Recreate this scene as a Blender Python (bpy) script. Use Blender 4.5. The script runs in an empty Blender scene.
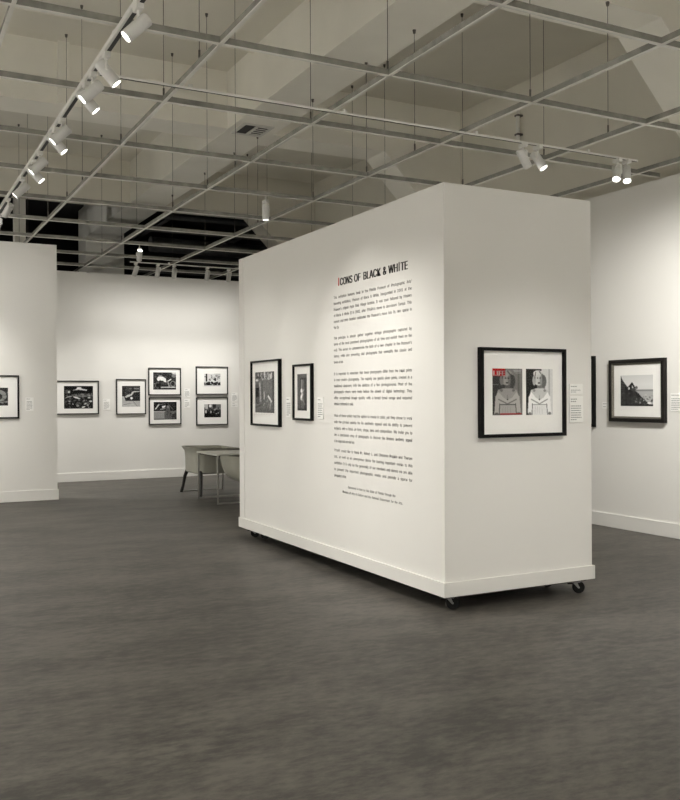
import bpy, bmesh, math, random
import numpy as np
from mathutils import Vector, Matrix

scene = bpy.context.scene
COL = scene.collection
random.seed(7)
R = math.radians

# ------------------------------------------------------------------ camera
cam_data = bpy.data.cameras.new('camera')
cam = bpy.data.objects.new('camera', cam_data)
COL.objects.link(cam)
YAW, ROLL = 0.48177, -0.00431
fw = Vector((math.sin(YAW), math.cos(YAW), 0))
r0 = Vector((math.cos(YAW), -math.sin(YAW), 0))
u0 = Vector((0, 0, 1))
rt = r0 * math.cos(ROLL) + u0 * math.sin(ROLL)
up = u0 * math.cos(ROLL) - r0 * math.sin(ROLL)
M = Matrix((rt, up, -fw)).transposed().to_4x4()
M.translation = Vector((0, 0, 1.5))
cam.matrix_world = M
cam_data.sensor_fit = 'VERTICAL'
cam_data.sensor_height = 36.0
cam_data.lens = 36.0 * 892.34 / 800.0
cam_data.shift_y = -(400 - 396.68) / 800.0
cam_data.clip_start = 0.05
scene.camera = cam

# ------------------------------------------------------------------ world and exposure
world = bpy.data.worlds.new('world')
scene.world = world
world.use_nodes = True
world.node_tree.nodes['Background'].inputs[0].default_value = (0, 0, 0, 1)
world.node_tree.nodes['Background'].inputs[1].default_value = 0.0
scene.view_settings.view_transform = 'Standard'
scene.view_settings.look = 'None'
scene.view_settings.gamma = 1.0
scene.view_settings.exposure = 0.15
scene.cycles.diffuse_bounces = 6
scene.cycles.max_bounces = 12
scene.cycles.use_denoising = True
scene.cycles.sample_clamp_indirect = 4.0

WARM = (1.0, 0.975, 0.912)


def lamp(name, loc, target, power, angle=60, blend=0.9, radius=0.04, color=WARM, parent=None):
    d = bpy.data.lights.new(name, 'SPOT')
    d.energy = power
    d.spot_size = R(angle)
    d.spot_blend = blend
    d.shadow_soft_size = radius
    d.color = color
    o = bpy.data.objects.new(name, d)
    COL.objects.link(o)
    v = Vector(target) - Vector(loc)
    o.rotation_euler = v.to_track_quat('-Z', 'Y').to_euler()
    o.location = loc
    if parent:
        o.parent = parent
    return o


# bare spots outside the frame; floods, far and gallery-wall ones are added fill
lamp('front_face_lamp', (3.9, 1.7, 3.75), (4.2, 5.1, 1.0), 150, 36, 1.0, 0.025)
lamp('front_face_lamp', (4.9, 2.0, 3.75), (4.3, 5.1, 0.3), 85, 50, 1.0, 0.05)
for (x, y, p) in ((0.2, 1.2, 75), (2.2, 0.6, 75), (0.25, 4.2, 60), (0.3, 7.2, 100), (0.4, 10.2, 235), (0.2, 12.3, 50),
                  (-1.8, 2.5, 40), (-1.8, 6.0, 50), (-1.8, 9.5, 140), (0.9, 14.9, 520), (-1.5, 17.0, 600)):
    lamp('floor_fill', (x, y, 3.75), (x + 0.15, y + 0.2, 0.0), p, 135, 1.0, 0.07)  # added wide fill that lifts floor and ceiling, no fixture
lamp('far_ceiling_fill', (0.6, 17.6, 2.6), (4.4, 19.0, 4.9), 110, 70, 1.0, 0.06)  # added upward fill for the dim soffit and pier
lamp('far_ceiling_fill', (0.7, 14.3, 2.8), (2.2, 11.6, 5.05), 45, 120, 1.0, 0.06)  # added upward fill for slab and girder underside
lamp('right_wall_lamp', (5.6, 4.6, 3.75), (7.45, 7.1, 1.4), 560, 72, 1.0, 0.05)
for (x, y, tx, ty) in ((-0.9, 1.0, -3.2, 0.5), (-0.9, 4.0, -3.2, 4.0), (-0.9, 7.0, -3.2, 7.5), (-0.9, 10.0, -3.2, 11.0),
                       (0.0, -1.0, 0.0, -3.4), (3.0, -1.0, 3.0, -3.4), (5.6, 0.8, 7.45, 1.2), (5.6, 3.0, 7.45, 3.6)):
    lamp('wall_bounce_fill', (x, y, 3.75), (tx, ty, 1.9), 1050 if x < 5 else 280, 110, 1.0, 0.06)  # added wash on unseen walls; its bounce brightens the ceiling


# ------------------------------------------------------------------ materials
def mat(name, color, rough=0.6, metal=0.0, spec=0.5, noise=None, bump=None, coat=0.0):
    m = bpy.data.materials.new(name)
    m.use_nodes = True
    nt = m.node_tree
    b = nt.nodes['Principled BSDF']
    b.inputs['Base Color'].default_value = (*color, 1)
    b.inputs['Roughness'].default_value = rough
    b.inputs['Metallic'].default_value = metal
    b.inputs['Specular IOR Level'].default_value = spec
    b.inputs['Coat Weight'].default_value = coat
    tc = nt.nodes.new('ShaderNodeTexCoord')
    if noise:
        sc, amt = noise
        n = nt.nodes.new('ShaderNodeTexNoise')
        n.inputs['Scale'].default_value = sc
        n.inputs['Detail'].default_value = 5
        nt.links.new(tc.outputs['Object'], n.inputs['Vector'])
        rp = nt.nodes.new('ShaderNodeValToRGB')
        rp.color_ramp.elements[0].position = 0.3
        rp.color_ramp.elements[1].position = 0.7
        rp.color_ramp.elements[0].color = (*[c * (1 - amt) for c in color], 1)
        rp.color_ramp.elements[1].color = (*[min(1, c * (1 + amt)) for c in color], 1)
        nt.links.new(n.outputs['Fac'], rp.inputs['Fac'])
        nt.links.new(rp.outputs['Color'], b.inputs['Base Color'])
    if bump:
        sc, st = bump
        n = nt.nodes.new('ShaderNodeTexNoise')
        n.inputs['Scale'].default_value = sc
        n.inputs['Detail'].default_value = 3
        nt.links.new(tc.outputs['Object'], n.inputs['Vector'])
        bp = nt.nodes.new('ShaderNodeBump')
        bp.inputs['Strength'].default_value = st
        bp.inputs['Distance'].default_value = 0.01
        nt.links.new(n.outputs['Fac'], bp.inputs['Height'])
        nt.links.new(bp.outputs['Normal'], b.inputs['Normal'])
    return m


def emit(name, color, strength):
    m = bpy.data.materials.new(name)
    m.use_nodes = True
    nt = m.node_tree
    nt.nodes.remove(nt.nodes['Principled BSDF'])
    e = nt.nodes.new('ShaderNodeEmission')
    e.inputs[0].default_value = (*color, 1)
    e.inputs[1].default_value = strength
    nt.links.new(e.outputs[0], nt.nodes['Material Output'].inputs[0])
    return m


WALL = mat('white_wall_paint', (0.78, 0.768, 0.742), 0.75, noise=(0.8, 0.012), bump=(180, 0.04))
BASE = mat('white_trim_paint', (0.78, 0.768, 0.742), 0.45, noise=(3, 0.01))
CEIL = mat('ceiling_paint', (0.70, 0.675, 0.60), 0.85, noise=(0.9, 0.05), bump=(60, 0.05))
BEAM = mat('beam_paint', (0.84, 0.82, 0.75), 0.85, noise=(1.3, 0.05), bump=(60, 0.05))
DARK = mat('black_ceiling_paint', (0.012, 0.012, 0.012), 0.9, noise=(2, 0.2))
DUCTD = mat('dim_duct_paint', (0.06, 0.06, 0.06), 0.8, noise=(4, 0.2))
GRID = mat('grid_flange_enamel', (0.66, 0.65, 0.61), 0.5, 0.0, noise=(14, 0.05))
WEB = mat('grid_web_shaded', (0.20, 0.195, 0.175), 0.6, 0.0, noise=(10, 0.25))  # shade of the rail sides put into a darker colour
WIRE = mat('hanger_wire_steel', (0.10, 0.09, 0.08), 0.6, 0.3, noise=(30, 0.1))
TRACKW = mat('white_track_enamel', (0.72, 0.71, 0.68), 0.4, noise=(20, 0.02))
CAN = mat('white_lamp_enamel', (0.62, 0.615, 0.60), 0.4, noise=(20, 0.02))
BLACK = mat('black_track_slot', (0.01, 0.01, 0.01), 0.6, noise=(30, 0.1))
LENS = emit('lamp_lens_light', (1.0, 0.97, 0.9), 14.0)
FRAMEB = mat('black_frame_lacquer', (0.006, 0.006, 0.006), 0.4, spec=0.08, noise=(30, 0.15))
FRAMEG = mat('charcoal_frame_lacquer', (0.025, 0.0245, 0.024), 0.45, spec=0.2, noise=(30, 0.15))
FRAMEO = mat('dark_bronze_frame', (0.012, 0.0105, 0.009), 0.35, 0.0, spec=0.15, noise=(40, 0.25))
LINER = mat('pewter_liner', (0.20, 0.185, 0.16), 0.35, 0.6, noise=(60, 0.15))
MAT = mat('white_mat_board', (0.92, 0.91, 0.89), 0.8, noise=(60, 0.01))
CARD = mat('white_caption_card', (0.90, 0.895, 0.875), 0.7, noise=(60, 0.01))
INK = mat('black_vinyl', (0.018, 0.018, 0.018), 0.5, noise=(60, 0.05))
INKG = mat('grey_print_ink', (0.24, 0.24, 0.24), 0.7, noise=(60, 0.05))
RED = mat('red_vinyl', (0.62, 0.03, 0.03), 0.5, noise=(60, 0.03))
WHITEINK = mat('white_print_ink', (0.85, 0.84, 0.80), 0.7, noise=(60, 0.01))
RUBBER = mat('black_rubber', (0.006, 0.006, 0.006), 0.5, spec=0.15, noise=(30, 0.15))
STEEL = mat('caster_steel', (0.22, 0.22, 0.22), 0.35, 0.8, noise=(30, 0.05))
CHROME = mat('brushed_chrome', (0.45, 0.445, 0.42), 0.3, 0.85, noise=(30, 0.05))
SHELL = mat('sage_grey_upholstery', (0.34, 0.335, 0.285), 0.7, noise=(8, 0.04), bump=(300, 0.06))
LEGB = mat('black_stained_wood', (0.012, 0.011, 0.010), 0.5, noise=(20, 0.2))
TABLET = mat('pale_grey_laminate', (0.60, 0.595, 0.55), 0.5, noise=(12, 0.03))
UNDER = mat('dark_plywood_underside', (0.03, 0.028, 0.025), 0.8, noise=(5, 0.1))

# polished floor: mottled taupe with fine cloudy streaks
FLOOR = bpy.data.materials.new('taupe_floor')
FLOOR.use_nodes = True
nt = FLOOR.node_tree
b = nt.nodes['Principled BSDF']
tc = nt.nodes.new('ShaderNodeTexCoord')
mp = nt.nodes.new('ShaderNodeMapping')
mp.inputs['Scale'].default_value = (1.0, 2.2, 1.0)
mp.inputs['Rotation'].default_value = (0, 0, 0.35)
n1 = nt.nodes.new('ShaderNodeTexNoise')
n1.inputs['Scale'].default_value = 1.1
n1.inputs['Detail'].default_value = 8
n1.inputs['Roughness'].default_value = 0.62
n2 = nt.nodes.new('ShaderNodeTexNoise')
n2.inputs['Scale'].default_value = 9.0
n2.inputs['Detail'].default_value = 6
n2.inputs['Roughness'].default_value = 0.7
mx = nt.nodes.new('ShaderNodeMath')
mx.operation = 'MULTIPLY_ADD'
mx.inputs[1].default_value = 0.40
mx2 = nt.nodes.new('ShaderNodeMath')
mx2.operation = 'MULTIPLY'
mx2.inputs[1].default_value = 0.60
rp = nt.nodes.new('ShaderNodeValToRGB')
rp.color_ramp.elements[0].position = 0.41
rp.color_ramp.elements[0].color = (0.040, 0.0365, 0.032, 1)
rp.color_ramp.elements[1].position = 0.59
rp.color_ramp.elements[1].color = (0.118, 0.108, 0.094, 1)
nt.links.new(tc.outputs['Object'], mp.inputs['Vector'])
nt.links.new(mp.outputs[0], n1.inputs['Vector'])
nt.links.new(mp.outputs[0], n2.inputs['Vector'])
nt.links.new(n2.outputs['Fac'], mx2.inputs[0])
nt.links.new(n1.outputs['Fac'], mx.inputs[0])
nt.links.new(mx2.outputs[0], mx.inputs[2])
nt.links.new(mx.outputs[0], rp.inputs['Fac'])
nt.links.new(rp.outputs['Color'], b.inputs['Base Color'])
b.inputs['Roughness'].default_value = 0.5
b.inputs['Specular IOR Level'].default_value = 0.35
rr = nt.nodes.new('ShaderNodeMapRange')
rr.inputs['To Min'].default_value = 0.42
rr.inputs['To Max'].default_value = 0.62
nt.links.new(n2.outputs['Fac'], rr.inputs['Value'])
nt.links.new(rr.outputs[0], b.inputs['Roughness'])

# picture glazing: clear with a fresnel reflection
GLASS = bpy.data.materials.new('picture_glazing')
GLASS.use_nodes = True
nt = GLASS.node_tree
nt.nodes.remove(nt.nodes['Principled BSDF'])
tr = nt.nodes.new('ShaderNodeBsdfTransparent')
gl = nt.nodes.new('ShaderNodeBsdfGlossy')
gl.inputs['Roughness'].default_value = 0.02
lw = nt.nodes.new('ShaderNodeLayerWeight')
lw.inputs['Blend'].default_value = 0.5
pw = nt.nodes.new('ShaderNodeMath')
pw.operation = 'POWER'
pw.inputs[1].default_value = 5.0
fr = nt.nodes.new('ShaderNodeMath')
fr.operation = 'MULTIPLY_ADD'
fr.inputs[1].default_value = 0.95
fr.inputs[2].default_value = 0.025
nt.links.new(lw.outputs['Facing'], pw.inputs[0])
nt.links.new(pw.outputs[0], fr.inputs[0])
ms = nt.nodes.new('ShaderNodeMixShader')
nt.links.new(fr.outputs[0], ms.inputs[0])
nt.links.new(tr.outputs[0], ms.inputs[1])
nt.links.new(gl.outputs[0], ms.inputs[2])
nt.links.new(ms.outputs[0], nt.nodes['Material Output'].inputs[0])

# photographic paper: reads the printed picture from the mesh colours
PAPER = bpy.data.materials.new('photographic_print')
PAPER.use_nodes = True
nt = PAPER.node_tree
b = nt.nodes['Principled BSDF']
at = nt.nodes.new('ShaderNodeVertexColor')
at.layer_name = 'picture'
nt.links.new(at.outputs['Color'], b.inputs['Base Color'])
b.inputs['Roughness'].default_value = 0.6
b.inputs['Specular IOR Level'].default_value = 0.1


# ------------------------------------------------------------------ mesh helpers
def box(bm, x0, x1, y0, y1, z0, z1, bevel=0.0):
    g = bmesh.ops.create_cube(bm, size=1.0)
    vs = g['verts']
    for v in vs:
        v.co = Vector(((x0 + x1) / 2 + v.co.x * (x1 - x0), (y0 + y1) / 2 + v.co.y * (y1 - y0), (z0 + z1) / 2 + v.co.z * (z1 - z0)))
    if bevel:
        es = list({e for v in vs for e in v.link_edges})
        bmesh.ops.bevel(bm, geom=es, offset=bevel, segments=2, affect='EDGES', profile=0.5)


def rod(bm, p0, p1, ra, rb=None, seg=16, caps=True):
    p0, p1 = Vector(p0), Vector(p1)
    d = p1 - p0
    q = d.to_track_quat('Z', 'Y').to_matrix().to_4x4()
    q.translation = (p0 + p1) / 2
    bmesh.ops.create_cone(bm, cap_ends=caps, segments=seg, radius1=ra, radius2=ra if rb is None else rb, depth=d.length, matrix=q)


def tube(bm, pts, radii, seg=10, square=False):
    pts = [Vector(p) for p in pts]
    rings = []
    n = len(pts)
    for i, p in enumerate(pts):
        t = (pts[min(i + 1, n - 1)] - pts[max(i - 1, 0)]).normalized()
        a = Vector((1, 0, 0)) if abs(t.x) < 0.9 else Vector((0, 1, 0))
        s = t.cross(a).normalized()
        w = t.cross(s).normalized()
        rr_ = radii[i] if isinstance(radii, (list, tuple)) else radii
        rings.append([bm.verts.new(p + (s * math.cos(2 * math.pi * k / seg) + w * math.sin(2 * math.pi * k / seg)) * rr_) for k in range(seg)])
    for i in range(n - 1):
        for k in range(seg):
            bm.faces.new((rings[i][k], rings[i][(k + 1) % seg], rings[i + 1][(k + 1) % seg], rings[i + 1][k]))
    bm.faces.new(rings[0][::-1])
    bm.faces.new(rings[-1])


def obj(name, bm, m, parent=None, smooth=False, loc=None, fix=True):
    if fix:
        bmesh.ops.recalc_face_normals(bm, faces=bm.faces[:])
    me = bpy.data.meshes.new(name)
    bm.to_mesh(me)
    bm.free()
    for mm in (m if isinstance(m, (list, tuple)) else [m]):
        me.materials.append(mm)
    if smooth:
        for p in me.polygons:
            p.use_smooth = True
        try:
            me.set_sharp_from_angle(angle=R(40))
        except Exception:
            pass
    o = bpy.data.objects.new(name, me)
    COL.objects.link(o)
    if parent:
        o.parent = parent
    if loc is not None:
        o.location = loc
    return o


def boxobj(name, dims, m, parent=None, bevel=0.0):
    bm = bmesh.new()
    box(bm, *dims, bevel=bevel)
    return obj(name, bm, m, parent)


def tag(o, label, cat, group=None):
    o['label'] = label
    o['category'] = cat
    if group:
        o['group'] = group
    return o


def thing(name, label, cat, loc=(0, 0, 0), rz=0.0, group=None):
    o = bpy.data.objects.new(name, None)
    o.empty_display_size = 0.1
    COL.objects.link(o)
    o.location = loc
    o.rotation_euler = (0, 0, rz)
    return tag(o, label, cat, group)


def struct(name, dims, m, bevel=0.0):
    o = boxobj(name, dims, m, bevel=bevel)
    o['kind'] = 'structure'
    return o


# ------------------------------------------------------------------ setting
XM, YM = 3.492, 5.126          # near corner of the rolling wall
XR, YL, YB = 7.451, 13.613, 16.358
ZR, ZL = 3.812, 3.757

struct('floor', (-6, 9.0, -5, 24, -0.1, 0), FLOOR)
struct('wall_left', (-3.0, 2.405, YL, YL + 0.25, 0, ZL), WALL)
struct('wall_back', (1.2, 7.2, YB, YB + 0.25, 0, ZL + 0.005), WALL)
struct('wall_right', (XR, XR + 0.2, 0.5, 16.2, 0, ZR), WALL)


def baseboard(name, dims_lo, axis, sgn):
    """two-step baseboard: flat board with a small bevelled top"""
    bm = bmesh.new()
    x0, x1, y0, y1, h = dims_lo
    box(bm, x0, x1, y0, y1, 0, h, bevel=0.004)
    o = obj(name, bm, BASE)
    o['kind'] = 'structure'
    return o


baseboard('baseboard_left', (-3.0, 2.42, YL - 0.018, YL - 0.0005, 0.155), 'y', -1)
baseboard('baseboard_back', (1.2, 7.2, YB - 0.018, YB - 0.0005, 0.155), 'y', -1)
baseboard('baseboard_right', (XR - 0.018, XR - 0.0005, 0.5, 16.2, 0.155), 'x', -1)

# shell of the building
struct('wall_outer_right', (7.9, 8.1, -5, 17, 0, 5.8), CEIL)
struct('wall_outer_left', (-6.2, -6.0, -5, 24, 0, 5.8), WALL)
struct('wall_outer_front', (-6, 8.1, -5.2, -5.0, 0, 5.8), WALL)
struct('wall_outer_back', (-6, 9.0, 24.0, 24.2, 0, 5.8), DARK)
struct('wall_outer_corner', (8.8, 9.0, 17, 24, 0, 5.8), DARK)
struct('wall_gallery_left', (-3.4, -3.2, -3.4, 13.6, 0, 3.757), WALL)
struct('wall_gallery_front', (-3.2, 6.5, -3.6, -3.4, 0, 3.757), WALL)
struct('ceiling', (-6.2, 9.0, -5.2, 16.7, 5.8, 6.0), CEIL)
struct('ceiling_black', (-6.2, 9.0, 16.7, 24.2, 5.8, 6.0), DARK)


def girder(y0, y1, m, z0=5.05):
    """cross beam with a 45 degree haunch and its column at the outer wall"""
    bm = bmesh.new()
    prof = [(-6, 5.8), (-6, z0), (6.57, z0), (7.45, z0 - 0.9), (7.45, 0), (7.9, 0), (7.9, 5.8)]
    a = [bm.verts.new((x, y0, z)) for x, z in prof]
    c = [bm.verts.new((x, y1, z)) for x, z in prof]
    bm.faces.new(a)
    bm.faces.new(c[::-1])
    for i in range(len(prof)):
        j = (i + 1) % len(prof)
        bm.faces.new((a[i], a[j], c[j], c[i]))
    o = obj('ceiling_girder', bm, m)
    o['kind'] = 'structure'
    return o


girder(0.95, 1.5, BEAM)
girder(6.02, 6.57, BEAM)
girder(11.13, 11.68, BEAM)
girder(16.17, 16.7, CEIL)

# boxed soffit running along the hall, and the broad pier it dies into
struct('ceiling_soffit', (4.16, 4.80, -5, 20.2, 5.04, 5.8), BEAM)
struct('pier', (4.20, 5.05, 20.2, 21.0, 0, 5.8), BEAM)
struct('column_far', (2.35, 2.55, 17.6, 17.8, 0, 5.8), BEAM)

# wall-strip and conduit details on the overhead concrete
struct('trim_girder_strip', (1.98, 2.12, 11.07, 11.13, 5.05, 5.8), BEAM)
bm = bmesh.new()
rod(bm, (-2, 10.2, 5.76), (4.16, 10.2, 5.76), 0.035, seg=10)
o = obj('ceiling_conduit', bm, CEIL, smooth=True)
o['kind'] = 'structure'

# ducts and pipes in the black zone
bm = bmesh.new()
for (yy, zz, rr_) in ((17.6, 5.15, 0.05), (18.6, 4.75, 0.16), (19.4, 5.2, 0.04), (20.1, 4.4, 0.05), (21.5, 4.9, 0.2)):
    rod(bm, (5.2, yy, zz), (8.7, yy, zz), rr_, seg=14)
for (xx, zz) in ((5.6, 5.3), (6.9, 5.0), (7.6, 5.2)):
    rod(bm, (xx, 16.9, zz), (xx, 23.5, zz), 0.035, seg=10)
o = obj('ceiling_pipes', bm, DUCTD, smooth=True)
o['kind'] = 'structure'

# ------------------------------------------------------------------ ceiling grid (setting): rails and hanger wires
grid = bpy.data.objects.new('ceiling_grid', None)
COL.objects.link(grid)
grid['kind'] = 'structure'
ZG = 3.82
GX = [-1.86, -0.58, 0.74, 2.035, 3.322, 4.64, 5.88, 7.11]
GY = [1.6, 2.93, 4.25, 5.56, 6.85, 8.22, 9.52, 10.82, 12.12, 13.42, 14.72, 16.02, 17.32, 18.62, 19.92]


def grid_rail(a, c, x0, x1, y0, y1, dz, along):
    """inverted tee: pale flange below, web above with its side shade in the colour"""
    e = 0.013
    bm = bmesh.new()
    if along == 'y':
        box(bm, a - e, a + e, y0, y1, ZG + dz, ZG + dz + 0.006)
    else:
        box(bm, x0, x1, a - e, a + e, ZG + dz, ZG + dz + 0.006)
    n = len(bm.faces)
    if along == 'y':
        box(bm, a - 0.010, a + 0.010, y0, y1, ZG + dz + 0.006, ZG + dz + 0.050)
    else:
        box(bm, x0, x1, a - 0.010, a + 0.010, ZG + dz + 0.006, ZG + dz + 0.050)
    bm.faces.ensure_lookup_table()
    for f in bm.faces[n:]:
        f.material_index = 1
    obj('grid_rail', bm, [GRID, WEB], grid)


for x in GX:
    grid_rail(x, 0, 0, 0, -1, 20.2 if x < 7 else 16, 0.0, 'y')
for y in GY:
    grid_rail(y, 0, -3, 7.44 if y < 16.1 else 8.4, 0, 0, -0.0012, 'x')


def roof_z(x, y):
    for a, c in ((0.95, 1.5), (6.02, 6.57), (11.13, 11.68), (16.17, 16.7)):
        if a - 0.02 <= y <= c + 0.02:
            return 5.05
    return 5.04 if 4.14 <= x <= 4.82 else 5.8


for i, x in enumerate(GX[3:7]):
    for k, y in enumerate(GY[3:11]):
        xx, yy = x + 0.004, y + (0.45 if (i + k) % 3 == 0 else 0.03)
        zt = roof_z(xx, yy)
        bm = bmesh.new()
        rod(bm, (xx, yy, ZG + 0.03), (xx, yy, zt), 0.0028, seg=6)
        rod(bm, (xx, yy, ZG + 0.04), (xx, yy, ZG + 0.12), 0.008, seg=8)
        rod(bm, (xx, yy, zt - 0.035), (xx, yy, zt), 0.012, 0.018, seg=8)
        obj('hanger_wire', bm, WIRE, grid)

# ------------------------------------------------------------------ tracks
def track_u(name, x, y0, y1, z, label):
    t = thing(name, label, 'track', (x, y0, z))
    L = y1 - y0
    boxobj('rail', (-0.022, 0.022, 0, L, -0.001, 0.034), TRACKW, t, 0.002)
    boxobj('slot', (-0.005, 0.0205, 0.01, L - 0.01, -0.004, -0.001), BLACK, t)
    k = 0.55
    while k < L:
        boxobj('hanger_clip', (-0.024, 0.024, k, k + 0.04, 0.010, 0.040), TRACKW, t, 0.003)
        k += 1.3
    return t


def track_v(name, y, x0, x1, z, label):
    t = thing(name, label, 'track', (x0, y, z))
    L = x1 - x0
    boxobj('rail', (0, L, -0.011, 0.011, -0.001, 0.018), TRACKW, t, 0.002)
    boxobj('slot', (0.01, L - 0.01, -0.009, 0.002, -0.004, -0.001), BLACK, t)
    k = 0.66
    while k < L:
        boxobj('hanger_clip', (k, k + 0.03, -0.014, 0.014, 0.010, 0.040), TRACKW, t, 0.003)
        k += 1.3
    return t


ZT = 3.785
track_u('lighting_track', 1.375, 2.5, 13.2, ZT, 'long white lighting track with black slot at upper left, crowded with spotlights')
track_v('lighting_track', 6.385, 1.42, 6.63, ZT, 'thin white lighting track crossing the ceiling, two pairs of spotlights at its right')
track_v('lighting_track', 15.0, 3.85, 6.35, ZT, 'short white lighting track before the far wall with a row of small spotlights')


# ------------------------------------------------------------------ spotlights
def spotlight(pos, target, power, label, group, angle=48, blend=0.9, lift=0.0, spill=0, rad=0.040, length=0.178):
    """white cylinder spotlight: track adapter, yoke, can, lens; the lamp sits in its mouth"""
    px, py, pz = pos
    t = thing('track_spotlight', label, 'spotlight', (px, py, pz), 0, group)
    bm = bmesh.new()
    box(bm, -0.022, 0.022, -0.045, 0.045, -0.035, 0.0, bevel=0.004)
    if lift:
        rod(bm, (0, 0, -0.005), (0, 0, lift), 0.008, seg=8)
    obj('track_adapter', bm, TRACKW, t)
    axis = (Vector(target) - Vector((px, py, pz - 0.14))).normalized()
    piv = Vector((0, 0, -0.125))
    top = piv - axis * length * 0.42
    mouth = piv + axis * length * 0.58
    side = axis.cross(Vector((0, 0, 1)))
    side = side.normalized() if side.length > 1e-3 else Vector((1, 0, 0))
    bm = bmesh.new()
    tube(bm, [(0, 0, -0.03), (0, 0, -0.055), side * (rad + 0.004) + Vector((0, 0, -0.075)), side * (rad + 0.004) + piv], 0.009, 8)
    obj('yoke', bm, TRACKW, t, True)
    # can with an inset mouth
    bm = bmesh.new()
    q = axis.to_track_quat('Z', 'Y').to_matrix()
    rings = []
    seg = 28
    prof = [(0, rad * 0.88), (0.006, rad), (length * 0.30, rad), (length * 0.305, rad * 0.96), (length * 0.32, rad * 0.96), (length * 0.325, rad),
            (length, rad), (length, rad * 0.86), (length - 0.022, rad * 0.80)]
    for (h, r_) in prof:
        rings.append([bm.verts.new(top + q @ Vector((r_ * math.cos(2 * math.pi * k / seg), r_ * math.sin(2 * math.pi * k / seg), h))) for k in range(seg)])
    for i in range(len(rings) - 1):
        for k in range(seg):
            bm.faces.new((rings[i][k], rings[i][(k + 1) % seg], rings[i + 1][(k + 1) % seg], rings[i + 1][k]))
    bm.faces.new(rings[0][::-1])
    obj('can', bm, CAN, t, True)
    bm = bmesh.new()
    rod(bm, top + axis * (length - 0.018), top + axis * (length - 0.008), rad * 0.82, seg=24)
    obj('lens', bm, LENS, t)
    if power:
        lp = mouth + axis * 0.03
        lamp('lamp', lp, lp + (Vector(target) - Vector((px, py, pz)) - piv), power, angle, blend, 0.035, parent=t)
        if spill:      # the wide stray light of the same reflector
            lamp('lamp_spill', lp, lp + (Vector(target) - Vector((px, py, pz)) - piv), spill, 150, 1.0, 0.035, parent=t)
    return t


GL = 'spotlights on the left track'
TX = 1.375
left = [
    # y, target, power, label
    (5.14, (-0.7, 5.45, 1.6), 60, 'nearest and largest white can spotlight, top of the left track, tilted down left'),
    (5.95, (3.49, 5.45, 1.1), 135, 'white can spotlight leaning right, second down the left track'),
    (6.36, (-0.7, 6.7, 1.6), 60, 'white can spotlight leaning left, third down the left track'),
    (6.58, (3.49, 6.15, 1.3), 150, 'white spotlight half hidden behind the third can of the left track'),
    (7.52, (-0.7, 7.9, 1.6), 60, 'white can spotlight leaning left, fifth down the left track, before the next pair'),
    (7.80, (3.49, 7.2, 1.2), 75, 'white spotlight turned right beside the fifth can of the left track'),
    (8.62, (-0.7, 9.0, 1.6), 60, 'white can spotlight leaning left, seventh down the left track'),
    (8.95, (3.49, 8.3, 1.3), 75, 'white spotlight turned right beside the seventh can of the left track'),
    (9.70, (-0.7, 10.1, 1.6), 60, 'single white can spotlight leaning left, third from the low end of the left track'),
    (10.80, (0.3, 13.6, 1.6), 75, 'white can spotlight next to last at the low end of the left track'),
    (11.75, (1.0, 13.6, 1.5), 75, 'white can spotlight cut by the left photo edge, lowest on the left track'),
]
for y, tg, pw, lb in left:
    spotlight((TX, y, ZT), tg, pw, lb, GL, 62 if y > 10 else 54, spill=30 if y > 10 else 0)

GR = 'spotlights in pairs on the cross track'
spotlight((5.22, 6.385, ZT), (7.0, 6.5, 1.2), 25, 'white spotlight above the rolling wall corner, left one of its pair', GR, 55)
spotlight((5.39, 6.385, ZT), (6.4, 4.9, 0.8), 90, 'white spotlight above the rolling wall corner, right one of its pair, lens glowing', GR, 62)
spotlight((6.37, 6.385, ZT), (5.2, 5.6, 1.4), 40, 'white spotlight near the right wall, left one of its bright pair', GR, 60)
spotlight((6.49, 6.385, ZT), (5.55, 5.3, 1.0), 40, 'white spotlight near the right wall, right one of its bright pair', GR, 60)

GB = 'small spotlights before the far wall'
back = [(3.95, 3.45, 'leftmost small spotlight on the far track, leaning left'),
        (4.33, 4.2, 'second small spotlight from the left on the far track'),
        (4.62, 4.85, 'third small spotlight from the left on the far track, hanging straight'),
        (5.22, 5.3, 'fourth small spotlight from the left on the far track, leaning right'),
        (5.62, 5.77, 'small spotlight on the far track, just left of the rolling wall edge'),
        (5.86, 6.3, 'rightmost small spotlight on the far track, right at the edge of the rolling wall')]
for x, tx, lb in back:
    spotlight((x, 15.0, ZT), (tx, 16.36, 1.25), 46, lb, GB, 58, spill=20)

spotlight((4.02, 9.52, 3.77), (4.07, 9.6, 0.0), 60, 'lone white spotlight pointing straight down, high above the far end of the rolling wall', None, 70, lift=0.05)
spotlight((3.59, 13.42, 3.77), (3.45, 12.2, 5.2), 4, 'lone small spotlight facing the camera, high before the far wall', None, 60, lift=0.05)

# ------------------------------------------------------------------ overhead fittings
t = thing('air_vent', 'white air grille with dark slots on the underside of the overhead soffit', 'vent', (4.46, 11.0, 5.04))
bm = bmesh.new()
for (a, c, d, e) in ((-0.21, 0.21, -0.24, -0.2), (-0.21, 0.21, 0.2, 0.24), (-0.21, -0.17, -0.2, 0.2), (0.17, 0.21, -0.2, 0.2), (-0.02, 0.02, -0.2, 0.2)):
    box(bm, a, c, d, e, -0.015, 0.0)
obj('frame', bm, GRID, t)
bm = bmesh.new()
box(bm, -0.17, 0.17, -0.2, 0.2, -0.004, 0.0)
obj('opening', bm, BLACK, t)
bm = bmesh.new()
for k in range(5):
    yy = -0.16 + 0.08 * k
    box(bm, 0.02, 0.17, yy - 0.012, yy + 0.012, -0.010, -0.004)
obj('louvre', bm, GRID, t)

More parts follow.
